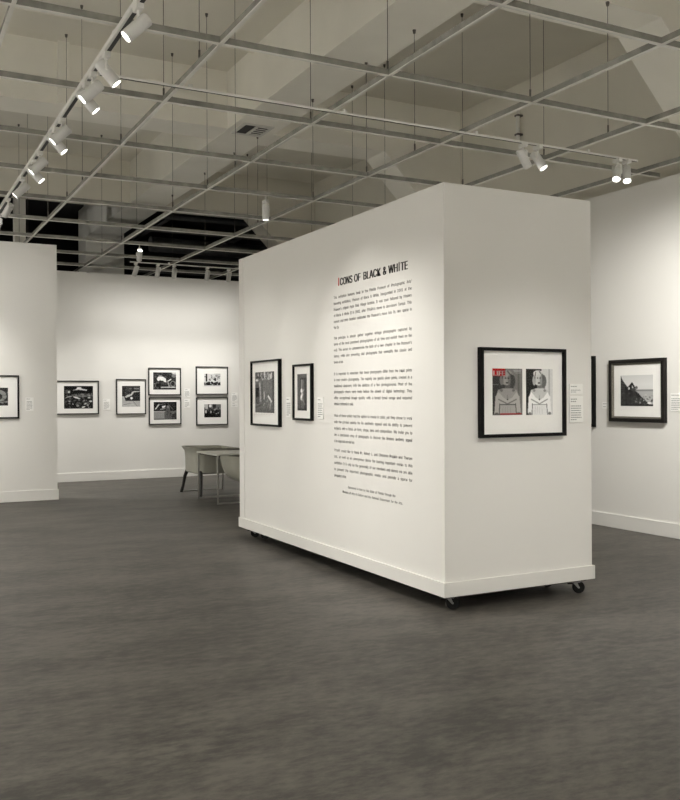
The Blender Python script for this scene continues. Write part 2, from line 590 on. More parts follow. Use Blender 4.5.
t = thing('pendant_tube', 'short white vertical tube high on the outer wall above the rolling wall', 'pipe', (7.9, 9.70, 5.0))
bm = bmesh.new()
rod(bm, (-0.06, 0, 0.0), (-0.06, 0, 0.43), 0.026, seg=14)
obj('tube', bm, TRACKW, t, True)
for zz in (0.08, 0.34):
    boxobj('bracket', (-0.09, 0, -0.035, 0.035, zz - 0.012, zz + 0.012), WIRE, t)

# ------------------------------------------------------------------ rolling display wall
W = thing('rolling_display_wall', 'large white rolling display wall on black casters with exhibition text and framed photographs', 'display wall', (XM, YM, 0))
WL, WX = 3.874, 1.344       # length along Y, width along X
Z0, Z1 = 0.113, 2.98
boxobj('panel', (0, WX, 0, WL, Z0, Z1), WALL, W, 0.003)
boxobj('corner_post', (-0.006, 0.10, WL - 0.13, WL + 0.004, Z0, Z1 - 0.001), WALL, W, 0.003)
bm = bmesh.new()
for (a, c, d, e) in ((-0.016, 0.0, -0.016, WL + 0.016), (WX, WX + 0.016, -0.016, WL + 0.016), (0.0, WX, -0.016, 0.0), (0.0, WX, WL, WL + 0.016)):
    box(bm, a, c, d, e, Z0 - 0.003, 0.212, bevel=0.002)
obj('baseboard', bm, BASE, W)
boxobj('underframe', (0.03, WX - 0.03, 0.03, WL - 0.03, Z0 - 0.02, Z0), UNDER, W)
boxobj('gap_light_block', (0.36, WX - 0.36, 0.5, WL - 0.4, 0.035, Z0 - 0.02), UNDER, W)  # added dark block, keeps light out of the gap under the wall


def caster(x, y, ang):
    c = bpy.data.objects.new('caster', None)
    COL.objects.link(c)
    c.parent = W
    c.location = (x, y, 0)
    c.rotation_euler = (0, 0, ang)
    bm = bmesh.new()
    q = Matrix.Rotation(R(90), 4, 'X')
    rings = []
    prof = [(0.013, -0.017), (0.040, -0.018), (0.046, -0.013), (0.0465, 0), (0.046, 0.013), (0.040, 0.018), (0.013, 0.017)]
    seg = 28
    for (r_, w_) in prof:
        rings.append([bm.verts.new((r_ * math.cos(2 * math.pi * k / seg) + 0.02, w_, 0.0465 + r_ * math.sin(2 * math.pi * k / seg))) for k in range(seg)])
    for i in range(len(rings) - 1):
        for k in range(seg):
            bm.faces.new((rings[i][k], rings[i][(k + 1) % seg], rings[i + 1][(k + 1) % seg], rings[i + 1][k]))
    bm.faces.new(rings[0][::-1])
    bm.faces.new(rings[-1])
    obj('wheel', bm, RUBBER, c, True)
    bm = bmesh.new()
    for s in (-1, 1):
        v = [bm.verts.new(p) for p in ((0.014, s * 0.020, 0.040), (0.027, s * 0.020, 0.040), (0.008, s * 0.020, 0.084), (-0.026, s * 0.020, 0.084))]
        v2 = [bm.verts.new((p.co.x, s * 0.023, p.co.z)) for p in v]
        bm.faces.new(v)
        bm.faces.new(v2[::-1])
        for i in range(4):
            bm.faces.new((v[i], v[(i + 1) % 4], v2[(i + 1) % 4], v2[i]))
    box(bm, -0.03, 0.028, -0.023, 0.023, 0.082, 0.088)
    box(bm, -0.036, 0.036, -0.03, 0.03, 0.088, 0.0935)
    rod(bm, (0.02, -0.024, 0.0465), (0.02, 0.024, 0.0465), 0.007, seg=10)
    obj('fork', bm, STEEL, c)
    bm = bmesh.new()
    box(bm, -0.062, -0.022, -0.012, 0.012, 0.068, 0.076, bevel=0.002)
    obj('brake_pedal', bm, RUBBER, c)


for (x, y, a) in ((0.10, 0.09, -0.5), (1.235, 0.06, -0.55), (1.17, 0.34, -0.3), (0.11, WL - 0.09, -0.4), (0.15, WL - 0.28, -0.7), (1.22, WL - 0.12, 0.2)):
    caster(x, y, a)


# ---- lettering
try:        # the sans-serif that ships with Blender; its built-in font otherwise
    import os
    SANS = bpy.data.fonts.load(os.path.join(bpy.utils.system_resource('DATAFILES'), 'fonts', 'Inter.woff2'))
except Exception:
    SANS = None


def text_mesh(body, size, bold=0.0):
    cu = bpy.data.curves.new('lettering', 'FONT')
    cu.body = body
    if SANS:
        cu.font = SANS
    cu.size = size
    cu.resolution_u = 2
    cu.offset = bold
    o = bpy.data.objects.new('lettering', cu)
    COL.objects.link(o)
    dg = bpy.context.evaluated_depsgraph_get()
    dg.update()
    me = bpy.data.meshes.new_from_object(o.evaluated_get(dg))
    bpy.data.objects.remove(o)
    bpy.data.curves.remove(cu)
    return me


def add_text(bm, body, size, x0, base, width=None, bold=0.0, mi=0, nat=None):
    """append text with its left end at x0, baseline z=base; scaled sideways to the width"""
    me = text_mesh(body, size, bold)
    co = np.zeros(len(me.vertices) * 3)
    me.vertices.foreach_get('co', co)
    co = co.reshape(-1, 3)
    w = co[:, 0].max()
    s = (width / w) if width else (nat or 1.0)
    vs = [bm.verts.new((x0 + c[0] * s, -0.0008, base + c[1])) for c in co]
    for p in me.polygons:
        try:
            f = bm.faces.new([vs[i] for i in p.vertices])
            f.material_index = mi
        except ValueError:
            pass
    bpy.data.meshes.remove(me)
    return w * s


def add_line(bm, line, size, x0, base, width=None):
    """one justified line, word by word"""
    words = line.split()
    start = len(bm.verts)
    ws = []
    for w in words:
        me = text_mesh(w, size)
        ws.append(max(v.co.x for v in me.vertices))
        bpy.data.meshes.remove(me)
    if width:
        k = 0.80 * width / sum(ws)
        gap = (width - k * sum(ws)) / max(1, len(words) - 1)
    else:
        k, gap = 0.66, 0.011
    x = x0
    for w, ww in zip(words, ws):
        for dx in (0.0, 0.0008):
            add_text(bm, w, size, x + dx, base, ww * k)
        x += ww * k + gap


PARS = [
    (2.348, 0.0512, ["This exhibition harkens back to the Florida Museum of Photographic Arts'",
                     "founding exhibition, Masters of Black & White, inaugurated in 2001 at the",
                     "Museum's original Hyde Park Village location. It was soon followed by Masters",
                     "of Black & White II in 2002, after FMoPA's move to downtown Tampa. This",
                     "current and third iteration celebrates the Museum's move into its new space in",
                     "Ybor City."]),
    (2.002, 0.0512, ["The principle is simple: gather together vintage photographs captured by",
                     "some of the most prominent photographers of all time and exhibit them on the",
                     "wall. This serves to commemorate the birth of a new chapter in the Museum's",
                     "history, while also presenting vital photographs that exemplify this classic and",
                     "timeless art form."]),
    (1.697, 0.0510, ["It is important to remember that these photographs differ from the inkjet prints",
                     "in most modern photography. The majority are gelatin silver prints, created in a",
                     "traditional darkroom, with the addition of a few photogravures. Most of the",
                     "photographs shown were made before the advent of digital technology. They",
                     "offer exceptional image quality with a broad tonal range and required",
                     "meticulous craftsmanship to create."]),
    (1.343, 0.0540, ["Most of these artists had the option to create in color, yet they chose to work",
                     "with the printed palette for its aesthetic appeal and its ability to present",
                     "subjects with a focus on form, shape, tone and composition. We invite you to",
                     "see a spectacular array of photographs to discover the timeless aesthetic appeal",
                     "of the vintage black and white form."]),
    (1.048, 0.0535, ["FMoPA would like to thank Dr. Robert L. and Chitranee Drapkin and Thenam",
                     "Ltd., as well as an anonymous donor for loaning important works to this",
                     "exhibition. It is only by the generosity of our members and donors we are able",
                     "to present the important photographic works and provide a space for",
                     "photography to thrive."]),
]
TROT = -math.pi / 2


def wall_y(y):           # local sideways coordinate of the lettering that starts at world y
    return y


txt = bpy.data.objects.new('wall_text', None)
COL.objects.link(txt)
txt.parent = W
txt.location = (0, 6.787 - YM, 0)
txt.rotation_euler = (0, 0, TROT)
TW = 1.246
bm = bmesh.new()
def bar(bm, x, w, z0, z1, mi):
    f = bm.faces.new([bm.verts.new((px, -0.0008, pz)) for px, pz in ((x, z0), (x + w, z0), (x + w, z1), (x, z1))])
    f.material_index = mi


CAP = 0.068
bar(bm, 0.086, 0.016, 2.438, 2.438 + CAP, 1)
for piece, x, w in (('CONS', 0.113, 0.222), ('OF', 0.363, 0.110), ('BLACK', 0.517, 0.280), ('&', 0.830, 0.054), ('WH', 0.913, 0.137), ('TE', 1.091, 0.101)):
    for dx in (-0.001, 0.001, 0.003, 0.005, 0.007, 0.009):
        add_text(bm, piece, 0.121, x + dx, 2.438, w - 0.004, 0.0, 0)
bar(bm, 1.066, 0.016, 2.438, 2.438 + CAP, 0)
obj('title', bm, [INK, RED], txt)
for z, sp, lines in PARS:
    bm = bmesh.new()
    for i, ln in enumerate(lines):
        last = i == len(lines) - 1
        add_line(bm, ln, 0.043, 0.0, z - 0.014 - sp * i, None if last else TW)
    obj('paragraph', bm, INK, txt)
bm = bmesh.new()
add_line(bm, 'Sponsored in Part by the State of Florida through the', 0.038, 0.245, 0.738, 0.76)
add_line(bm, 'Division of Arts & Culture and the National Endowment for the Arts.', 0.038, 0.15, 0.692, 0.96)
obj('sponsor_note', bm, INK, txt)


# ------------------------------------------------------------------ pictures: a small painter for the prints
class Canvas:
    def __init__(s, w, h, v, seed=1):
        s.w, s.h = w, h
        s.a = np.full((h, w, 3), v, float)
        s.X, s.Y = np.meshgrid((np.arange(w) + 0.5) / w, (np.arange(h) + 0.5) / h)   # y from the top
        s.rng = np.random.default_rng(seed)

    def put(s, m, v, k=1.0):
        v = np.array(v if isinstance(v, (tuple, list)) else (v, v, v), float)
        s.a[m] = s.a[m] * (1 - k) + v * k

    def rect(s, x0, y0, x1, y1, v, k=1.0):
        s.put((s.X >= x0) & (s.X < x1) & (s.Y >= y0) & (s.Y < y1), v, k)

    def ell(s, x, y, rx, ry, v, k=1.0, rot=0.0):
        dx, dy = s.X - x, s.Y - y
        c, n = math.cos(rot), math.sin(rot)
        s.put(((dx * c + dy * n) / rx) ** 2 + ((-dx * n + dy * c) / ry) ** 2 < 1, v, k)

    def poly(s, pts, v, k=1.0):
        ins = np.zeros(s.X.shape, bool)
        n = len(pts)
        for i in range(n):
            (x1, y1), (x2, y2) = pts[i], pts[(i + 1) % n]
            cond = (y1 > s.Y) != (y2 > s.Y)
            xi = (x2 - x1) * (s.Y - y1) / ((y2 - y1) or 1e-9) + x1
            ins ^= cond & (s.X < xi)
        s.put(ins, v, k)

    def line(s, x0, y0, x1, y1, w, v, k=1.0):
        dx, dy = x1 - x0, y1 - y0
        L = math.hypot(dx, dy)
        tt = np.clip(((s.X - x0) * dx + (s.Y - y0) * dy) / L / L, 0, 1)
        s.put(np.hypot(s.X - x0 - tt * dx, s.Y - y0 - tt * dy) < w, v, k)

    def blobs(s, n, x0, y0, x1, y1, r, lo, hi):
        for _ in range(n):
            x, y = s.rng.uniform(x0, x1), s.rng.uniform(y0, y1)
            s.ell(x, y, r * s.rng.uniform(.5, 1.4), r * s.rng.uniform(.35, 1.0), s.rng.uniform(lo, hi), 0.85, s.rng.uniform(0, 3))

    def noise(s, amt, cell=2):
        n = s.rng.normal(0, 1, (s.h // cell + 2, s.w // cell + 2))
        n = np.kron(n, np.ones((cell, cell)))[:s.h, :s.w]
        s.a = np.clip(s.a + amt * n[..., None], 0, 1)

    def blur(s, k=1):
        for _ in range(k):
            p = np.pad(s.a, ((1, 1), (1, 1), (0, 0)), mode='edge')
            s.a = (p[:-2, 1:-1] + p[2:, 1:-1] + p[1:-1, :-2] + p[1:-1, 2:] + 2 * p[1:-1, 1:-1]) / 6


def pic_swirl():
    c = Canvas(70, 56, .08, 1)
    c.ell(.62, .45, .34, .36, .55); c.ell(.62, .5, .2, .2, .12); c.ell(.55, .35, .12, .1, .75); c.ell(.3, .6, .2, .25, .4)
    c.line(.4, .85, .95, .8, .02, .6); c.blobs(40, 0, 0, 1, 1, .05, .05, .6); c.blur(1)
    return c


def pic_crowd_awning():
    c = Canvas(88, 66, .06, 2)
    c.blobs(70, 0, .4, 1, 1, .045, .05, .45)
    c.poly([(.28, .2), (.42, .13), (.46, .05), (.58, .05), (.62, .12), (.80, .16), (.78, .21), (.5, .17)], .93)
    c.rect(.05, .17, .22, .33, .35); c.rect(.14, .22, .21, .31, .9)
    c.poly([(.25, .38), (.55, .33), (.9, .36), (.95, .46), (.6, .5), (.3, .46)], .45)
    c.blobs(20, .25, .33, .95, .5, .03, .1, .75)
    c.poly([(.0, .56), (.12, .46), (.27, .43), (.27, .47), (.12, .51)], .75)
    c.poly([(.28, .46), (.44, .48), (.58, .56), (.5, .58), (.36, .52)], .92)
    c.ell(.86, .52, .05, .03, .9); c.ell(.92, .68, .06, .04, .85); c.ell(.73, .79, .06, .025, .9, 1, -.4); c.ell(.67, .93, .07, .03, .92, 1, -.3)
    c.ell(.47, .87, .05, .05, .6); c.blobs(16, 0, .6, 1, 1, .03, .4, .85); c.blur(1)
    return c


def pic_parked_car():
    c = Canvas(64, 72, .10, 3)
    c.rect(0, 0, 1, .07, .2); c.rect(.4, .1, .95, .16, .5); c.rect(.2, .05, .3, .5, .25); c.blobs(30, 0, .1, .6, .45, .06, .05, .4)
    c.rect(0, .72, 1, 1, .72); c.poly([(0, .5), (.12, .5), (.2, .75), (0, .85)], .7)
    c.poly([(.15, .52), (.3, .44), (.5, .40), (.58, .27), (.7, .25), (1, .25), (1, .72), (.2, .7)], .12)
    c.poly([(.15, .52), (.3, .43), (.48, .40), (.56, .28), (.68, .25), (.98, .25), (.98, .28), (.66, .31), (.54, .46), (.22, .58)], .8)
    c.ell(.52, .59, .07, .06, .95); c.rect(.68, .5, .98, .53, .3); c.ell(.3, .64, .13, .05, .05)
    c.line(.1, .9, .5, .83, .01, .45); c.line(.62, .75, .85, .98, .015, .5); c.noise(.04); c.blur(1)
    return c


def pic_motorcycle():
    c = Canvas(88, 66, .12, 4)
    c.blobs(60, 0, 0, 1, .4, .06, .03, .35); c.poly([(.8, 0), (1, 0), (1, .12), (.88, .15)], .85); c.ell(.9, .2, .1, .1, .5)
    c.blobs(40, 0, .55, 1, .95, .05, .1, .6)
    c.ell(.31, .17, .08, .07, .55); c.ell(.31, .13, .07, .04, .2)
    c.poly([(.15, .38), (.22, .25), (.42, .24), (.55, .36), (.58, .6), (.5, .62), (.44, .48), (.2, .5)], .95)
    c.poly([(.58, .52), (.78, .36), (.8, .42), (.66, .54)], .92)
    c.ell(.2, .75, .14, .2, .35); c.ell(.2, .75, .08, .12, .1); c.ell(.86, .66, .12, .18, .5); c.ell(.86, .66, .08, .12, .1)
    c.ell(.45, .65, .16, .1, .25); c.rect(.33, .83, .98, .89, .85); c.line(.3, .5, .28, .95, .04, .1); c.line(.62, .5, .7, .8, .03, .6)
    c.noise(.04); c.blur(1)
    return c


def pic_night_street():
    c = Canvas(88, 66, .08, 5)
    c.blobs(30, 0, 0, 1, .45, .05, .04, .3)
    c.line(.08, .4, .22, .16, .03, .85); c.line(.22, .16, .5, .1, .012, .5)
    c.poly([(.36, .24), (.52, .2), (.5, .3), (.38, .36)], .95); c.line(.3, .42, .48, .38, .03, .6); c.line(.62, .1, .85, .45, .02, .35)
    c.rect(0, .53, .5, .95, .58); c.poly([(.45, .55), (1, .5), (1, 1), (.45, 1)], .42)
    c.rect(0, .52, .5, .56, .7); c.ell(.62, .3, .07, .1, .5); c.poly([(.5, .5), (.55, .35), (.7, .36), (.78, .7), (.8, .98), (.5, .98)], .35)
    c.poly([(.8, .7), (1, .65), (1, 1), (.75, 1)], .2); c.blobs(20, .5, .55, 1, 1, .04, .15, .55); c.noise(.03); c.blur(1)
    return c


def pic_pale_crowd():
    c = Canvas(76, 58, .88, 6)
    c.rect(.1, .0, .2, .62, .12); c.rect(.02, .2, .12, .28, .4); c.blobs(18, .35, .05, 1, .5, .06, .3, .95)
    c.line(.62, 0, .98, .02, .02, .4); c.line(.7, .12, .95, .2, .02, .35); c.line(.45, .3, .7, .55, .03, .3); c.ell(.68, .45, .06, .14, .2)
    c.ell(.5, .38, .1, .06, .75)
    c.rect(0, .74, 1, .92, .06); c.blobs(22, 0, .66, 1, .8, .06, .02, .2); c.blobs(14, 0, .72, 1, .95, .045, .5, .95); c.blur(1)
    return c


def pic_dark_crowd():
    c = Canvas(76, 58, .55, 7)
    c.rect(0, 0, .22, .35, .75); c.rect(.22, 0, .32, .5, .2); c.ell(.36, .14, .08, .12, .9); c.rect(.5, 0, .7, .3, .15); c.rect(.7, .05, 1, .3, .45)
    c.rect(0, .42, 1, 1, .05); c.blobs(36, 0, .28, 1, .6, .07, .02, .3); c.blobs(16, 0, .35, 1, .75, .045, .4, .9); c.ell(.1, .55, .05, .12, .8)
    c.ell(.4, .6, .04, .09, .85); c.rect(0, .76, 1, 1, .04); c.blur(1)
    return c


def pic_interior():
    c = Canvas(70, 76, .32, 8)
    c.poly([(.0, .0), (.5, .0), (.2, .12), (0, .1)], .18); c.blobs(30, .15, .03, .95, .2, .05, .5, .98); c.rect(.42, .2, .9, .52, .38)
    c.rect(.0, .3, .2, .62, .05); c.rect(.2, .22, .3, .75, .5); c.rect(.38, .2, .42, .8, .12); c.line(.25, .28, .3, .7, .02, .75)
    c.poly([(0, .85), (.4, .78), (.4, .81), (.0, .9)], .06); c.rect(0, .9, 1, 1, .2); c.rect(.9, 0, 1, 1, .15)
    c.line(.7, .6, .85, .72, .03, .9); c.line(.82, .72, .78, .92, .012, .7); c.ell(.48, .58, .03, .1, .75); c.blobs(14, .42, .5, .9, .9, .02, .5, .9)
    c.ell(.1, .2, .07, .03, .9); c.noise(.05); c.blur(1)
    return c


def pic_doorway():
    c = Canvas(48, 78, .16, 9)
    c.rect(0, 0, 1, .1, .32); c.rect(0, 0, .28, 1, .28); c.rect(.3, .11, 1, .15, .03); c.rect(.36, .15, .8, .95, .34); c.rect(.72, .15, 1, 1, .12)
    c.line(.48, .18, .46, .42, .04, .6); c.ell(.44, .46, .11, .06, .97); c.ell(.5, .56, .1, .05, .8); c.ell(.42, .64, .1, .08, .97); c.ell(.5, .7, .07, .05, .6)
    c.line(.55, .5, .7, .42, .02, .7); c.line(.6, .7, .78, .85, .015, .6); c.rect(0, .95, 1, 1, .05); c.noise(.04); c.blur(1)
    return c


def pic_mountain():
    c = Canvas(90, 90, .86, 10)
    c.a *= (0.86 + 0.2 * (1 - np.abs(c.Y - .3)))[..., None]
    c.rect(0, .47, 1, .52, .55); c.rect(0, .52, 1, 1, .72); c.blobs(25, .4, .6, 1, .95, .035, .35, .8)
    c.poly([(0, .0), (.06, .15), (.2, .36), (.45, .5), (.7, .75), (.95, 1), (0, 1)], .20)
    c.poly([(.18, .45), (.36, .22), (.43, .34), (.48, .5), (.44, .47), (.35, .3), (.24, .42)], .04)
    c.poly([(.24, .42), (.35, .3), (.36, .55), (.28, .6)], .10); c.ell(.26, .43, .03, .04, .95); c.ell(.41, .46, .03, .05, .95)
    c.blobs(60, 0, .4, .5, 1, .05, .08, .32); c.poly([(.5, .62), (.56, .58), (.62, .7), (.52, .72)], .08); c.ell(.88, .9, .06, .03, .95); c.blobs(20, .45, .75, 1, 1, .03, .05, .9)
    c.rect(0, .95, 1, 1, .1); c.blur(1)
    return c


def sitter(c, g, skin, dress, hair, bgl, bgr, split):
    """plain studio sitter with folded arms in a pale off-shoulder dress"""
    c.rect(0, 0, split, 1, bgl)
    c.rect(split, 0, 1, 1, bgr)
    c.rect(.84, 0, .90, 1, bgr * .82)
    c.poly([(split, .1), (.72, .2), (.70, .5), (split, .5)], bgr * .55)
    c.ell(.49, .20, .21, .17, hair); c.ell(.42, .10, .15, .07, hair); c.ell(.66, .27, .10, .14, hair * .45); c.ell(.31, .25, .07, .11, hair * .8)
    c.line(.36, .08, .33, .2, .018, hair * .5); c.line(.50, .05, .60, .14, .016, hair * .55); c.line(.62, .12, .66, .24, .016, hair * .4)
    c.poly([(.42, .33), (.58, .33), (.62, .47), (.40, .47)], skin * .55)
    c.ell(.48, .235, .115, .125, skin); c.ell(.56, .25, .05, .11, skin * .72)
    c.rect(.405, .20, .46, .215, .12); c.rect(.50, .20, .555, .215, .12); c.rect(.405, .18, .46, .187, .3); c.rect(.50, .18, .56, .187, .3)
    c.rect(.472, .21, .492, .27, skin * .82); c.ell(.485, .305, .04, .016, .12)
    c.poly([(.12, .60), (.18, .46), (.36, .42), (.64, .42), (.82, .46), (.88, .6), (.8, .75), (.2, .75)], skin)
    c.ell(.30, .47, .05, .03, skin * .7); c.ell(.70, .47, .05, .03, skin * .7); c.ell(.5, .61, .012, .05, skin * .8)
    c.poly([(.06, .97), (.10, .6), (.2, .50), (.36, .62), (.5, .68), (.66, .62), (.8, .50), (.9, .6), (.95, .97), (.78, 1), (.74, .78), (.26, .78), (.22, 1)], dress)
    c.poly([(.26, .78), (.74, .78), (.80, 1), (.2, 1)], dress * .95)
    c.line(.2, .66, .5, .76, .012, dress * .6); c.line(.8, .66, .5, .76, .012, dress * .6); c.line(.25, .775, .75, .775, .010, dress * .4); c.line(.24, .76, .22, 1, .012, dress * .35)
    c.line(.77, .76, .80, 1, .012, dress * .35); c.ell(.5, .665, .02, .016, .15); c.ell(.14, .97, .06, .03, skin * .6); c.ell(.88, .97, .06, .03, skin * .6)
    for k in range(4):
        c.line(.35 + .08 * k, .82, .33 + .09 * k, .98, .006, dress * .8)


def pic_studio():
    c = Canvas(76, 100, .1, 11)
    sitter(c, 0, .82, 1.0, .86, .02, .88, .58)
    c.noise(.015); c.blur(1)
    return c


def pic_cover():
    c = Canvas(84, 106, .3, 12)
    sitter(c, 0, .60, .70, .58, .20, .46, .45)
    c.a *= np.array([1.0, .985, .97])
    c.rect(0.0, .985 - .012, 1, 1, .35)
    c.rect(.25, .965, .97, .993, (.60, .10, .10))
    c.rect(.70, .03, .97, .05, .62); c.rect(.72, .06, .95, .075, .62); c.rect(.76, .09, .97, .10, .62); c.rect(.0, .335, .2, .35, .6)
    c.blur(1)
    c.rect(0, 0, .43, .165, (.70, .045, .06))
    return c


def print_mesh(name, cv, w, h, parent, y, cx=0.0, cz=0.0):
    W_, H_ = cv.w, cv.h
    xs = np.linspace(-w / 2, w / 2, W_ + 1) + cx
    zs = np.linspace(h / 2, -h / 2, H_ + 1) + cz
    gx, gz = np.meshgrid(xs, zs)
    verts = np.stack([gx, np.full_like(gx, y), gz], -1).reshape(-1, 3)
    idx = np.arange((W_ + 1) * (H_ + 1)).reshape(H_ + 1, W_ + 1)
    faces = np.stack([idx[1:, :-1], idx[1:, 1:], idx[:-1, 1:], idx[:-1, :-1]], -1).reshape(-1, 4)
    me = bpy.data.meshes.new(name)
    me.from_pydata(verts.tolist(), [], faces.tolist())
    ca = me.color_attributes.new('picture', 'FLOAT_COLOR', 'CORNER')
    s = np.clip(cv.a, 0, 1).reshape(-1, 3)
    lin = np.where(s <= 0.04045, s / 12.92, ((s + 0.055) / 1.055) ** 2.4) * 0.95
    rgba = np.concatenate([lin, np.ones((len(lin), 1))], 1)
    ca.data.foreach_set('color', np.repeat(rgba, 4, axis=0).astype(np.float32).ravel())
    me.materials.append(PAPER)
    o = bpy.data.objects.new(name, me)
    COL.objects.link(o)
    o.parent = parent
    return o


def frame_bars(bm, w, h, fwid, d0, d1, inset=0.0, slope=0.0):
    """mitred frame ring, outer size w x h, bar width fwid, from depth d0 (wall) to d1 (front)"""
    def ring(a, c, y):
        return [bm.verts.new((sx * a / 2, -y, sz * c / 2)) for sx, sz in ((-1, -1), (1, -1), (1, 1), (-1, 1))]
    o0, o1 = ring(w, h, d0), ring(w, h, d1 - 0.002)
    o2 = ring(w - 0.004, h - 0.004, d1)
    i2 = ring(w - 2 * fwid, h - 2 * fwid, d1 - slope)
    i0 = ring(w - 2 * fwid, h - 2 * fwid, d0)
    R_ = [o0, o1, o2, i2, i0]
    for a, c in zip(R_, R_[1:] + R_[:1]):
        for k in range(4):
            j = (k + 1) % 4
            bm.faces.new((a[k], a[j], c[j], c[k]))


def framed(pos, face, w, h, bar, depth, cv, iw, ih, label, fm=FRAMEB, io=(0, 0), group=None, second=None, liner=None):
    """face 'y': hangs on a wall looking to -Y; face 'x': on a wall looking to -X"""
    t = thing('framed_photograph', label, 'picture', pos, 0 if face == 'y' else -math.pi / 2, group)
    bm = bmesh.new()
    frame_bars(bm, w, h, bar, 0.001, depth)
    fo = obj('frame', bm, fm, t)
    if liner:
        bm = bmesh.new()
        frame_bars(bm, w - 2 * bar, h - 2 * bar, liner, 0.004, depth - 0.004, slope=0.014)
        obj('inner_moulding', bm, LINER, t)
        bar = bar + liner
    yb = -(depth * 0.45)
    bm = bmesh.new()
    # mat board with a window cut for each print
    box(bm, -(w / 2 - bar) - 0.001, (w / 2 - bar) + 0.001, yb, yb + 0.004, -(h / 2 - bar) - 0.001, (h / 2 - bar) + 0.001)
    obj('mat_board', bm, MAT, t)
    prints = [(cv, iw, ih, io)] + ([second] if second else [])
    out = []
    for (c_, a, b_, off) in prints:
        out.append(print_mesh('print', c_, a, b_, t, yb - 0.0012, off[0], off[1]))
        bm = bmesh.new()
        for (x0, x1, z0, z1) in ((-a / 2 - .004, -a / 2, -b_ / 2 - .004, b_ / 2 + .004), (a / 2, a / 2 + .004, -b_ / 2 - .004, b_ / 2 + .004),
                                 (-a / 2, a / 2, b_ / 2, b_ / 2 + .004), (-a / 2, a / 2, -b_ / 2 - .004, -b_ / 2)):
            box(bm, x0 + off[0], x1 + off[0], yb - 0.002, yb, z0 + off[1], z1 + off[1])
        obj('window_bevel', bm, MAT, t)
    bm = bmesh.new()
    v = [bm.verts.new((sx * (w / 2 - bar), -(depth - 0.009), sz * (h / 2 - bar))) for sx, sz in ((-1, -1), (1, -1), (1, 1), (-1, 1))]
    bm.faces.new(v)
    obj('glazing', bm, GLASS, t, fix=False)
    return t, yb


# rolling wall, end face: two portraits side by side in one frame
t, yb = framed((4.164, YM, 1.5245), 'y', 0.778, 0.64, 0.024, 0.045, pic_cover(), 0.268, 0.333,
               'wide black frame holding a red-lettered magazine cover and a portrait',
               io=(-0.142, 0.005), second=(pic_studio(), 0.25, 0.335, (0.150, 0.004)))
cover = [c for c in t.children if c.name.startswith('print')][0]
cover['label'] = 'magazine cover with white capitals on a red block'
bm = bmesh.new()
for dx in (0.0, 0.0025, 0.005):
    add_text(bm, 'LIFE', 0.066, -0.272 + dx, 0.1215, 0.101, 0.0)
for v in bm.verts:
    v.co.y += yb - 0.0018
obj('masthead', bm, WHITEINK, cover)

# rolling wall, long face
framed((XM, 8.254, 1.539), 'x', 0.731, 0.66, 0.020, 0.035, pic_interior(), 0.49, 0.41,
       'deep black frame at the far end of the rolling wall, grey photograph of an interior', io=(-0.025, 0.008))
framed((XM, 7.384, 1.542), 'x', 0.402, 0.515, 0.020, 0.030, pic_doorway(), 0.205, 0.335,
       'narrow upright black frame left of the exhibition text, dark photograph of a doorway', io=(-0.015, 0.0))

# right wall
framed((XR, 7.17, 1.553), 'x', 0.80, 0.693, 0.040, 0.05, pic_mountain(), 0.47, 0.34,
       'broad dark bronze frame on the right wall, photograph of a steep roof', fm=FRAMEO, io=(-0.005, 0.0), liner=0.020)
framed((XR, 8.23, 1.548), 'x', 0.82, 0.826, 0.035, 0.04, pic_night_street(), 0.5, 0.42,
       'black frame on the right wall, all but its edge hidden behind the rolling wall corner')

# left wall
framed((1.452, YL, 1.517), 'y', 0.83, 0.625, 0.022, 0.035, pic_swirl(), 0.42, 0.256,
       'thin black frame on the left partition wall, cut off by the left photo edge', io=(0.055, 0.004))

# back wall
framed((3.212, YB, 1.505), 'y', 0.81, 0.605, 0.020, 0.035, pic_crowd_awning(), 0.51, 0.405,
       'wide charcoal frame leftmost on the far wall, photograph of a crowd under a pale awning', fm=FRAMEG, io=(0.046, 0.004))
framed((4.204, YB, 1.516), 'y', 0.552, 0.65, 0.018, 0.035, pic_parked_car(), 0.335, 0.382,
       'upright charcoal frame on the far wall, photograph of a parked car front', fm=FRAMEG, io=(0.0, 0.008))
GF = 'stacked frames on the far wall'
framed((4.838, YB, 1.798), 'y', 0.625, 0.513, 0.018, 0.035, pic_motorcycle(), 0.437, 0.322,
       'upper frame of the left stack on the far wall, white-shirted rider on a motorcycle', fm=FRAMEG, io=(0, 0.01), group=GF)
framed((4.844, YB, 1.247), 'y', 0.62, 0.508, 0.018, 0.035, pic_night_street(), 0.44, 0.332,
       'lower frame of the left stack on the far wall, dark street with grey pavement', fm=FRAMEG, io=(0.002, 0.004), group=GF)
framed((5.768, YB, 1.82), 'y', 0.645, 0.54, 0.018, 0.035, pic_pale_crowd(), 0.333, 0.241,
       'upper frame of the right stack on the far wall, small pale picture of a crowd', fm=FRAMEG, io=(0.006, 0.01), group=GF)
framed((5.769, YB, 1.233), 'y', 0.638, 0.532, 0.018, 0.035, pic_dark_crowd(), 0.337, 0.254,
       'lower frame of the right stack on the far wall, small dark picture of a crowd', fm=FRAMEG, io=(0.01, 0.007), group=GF)


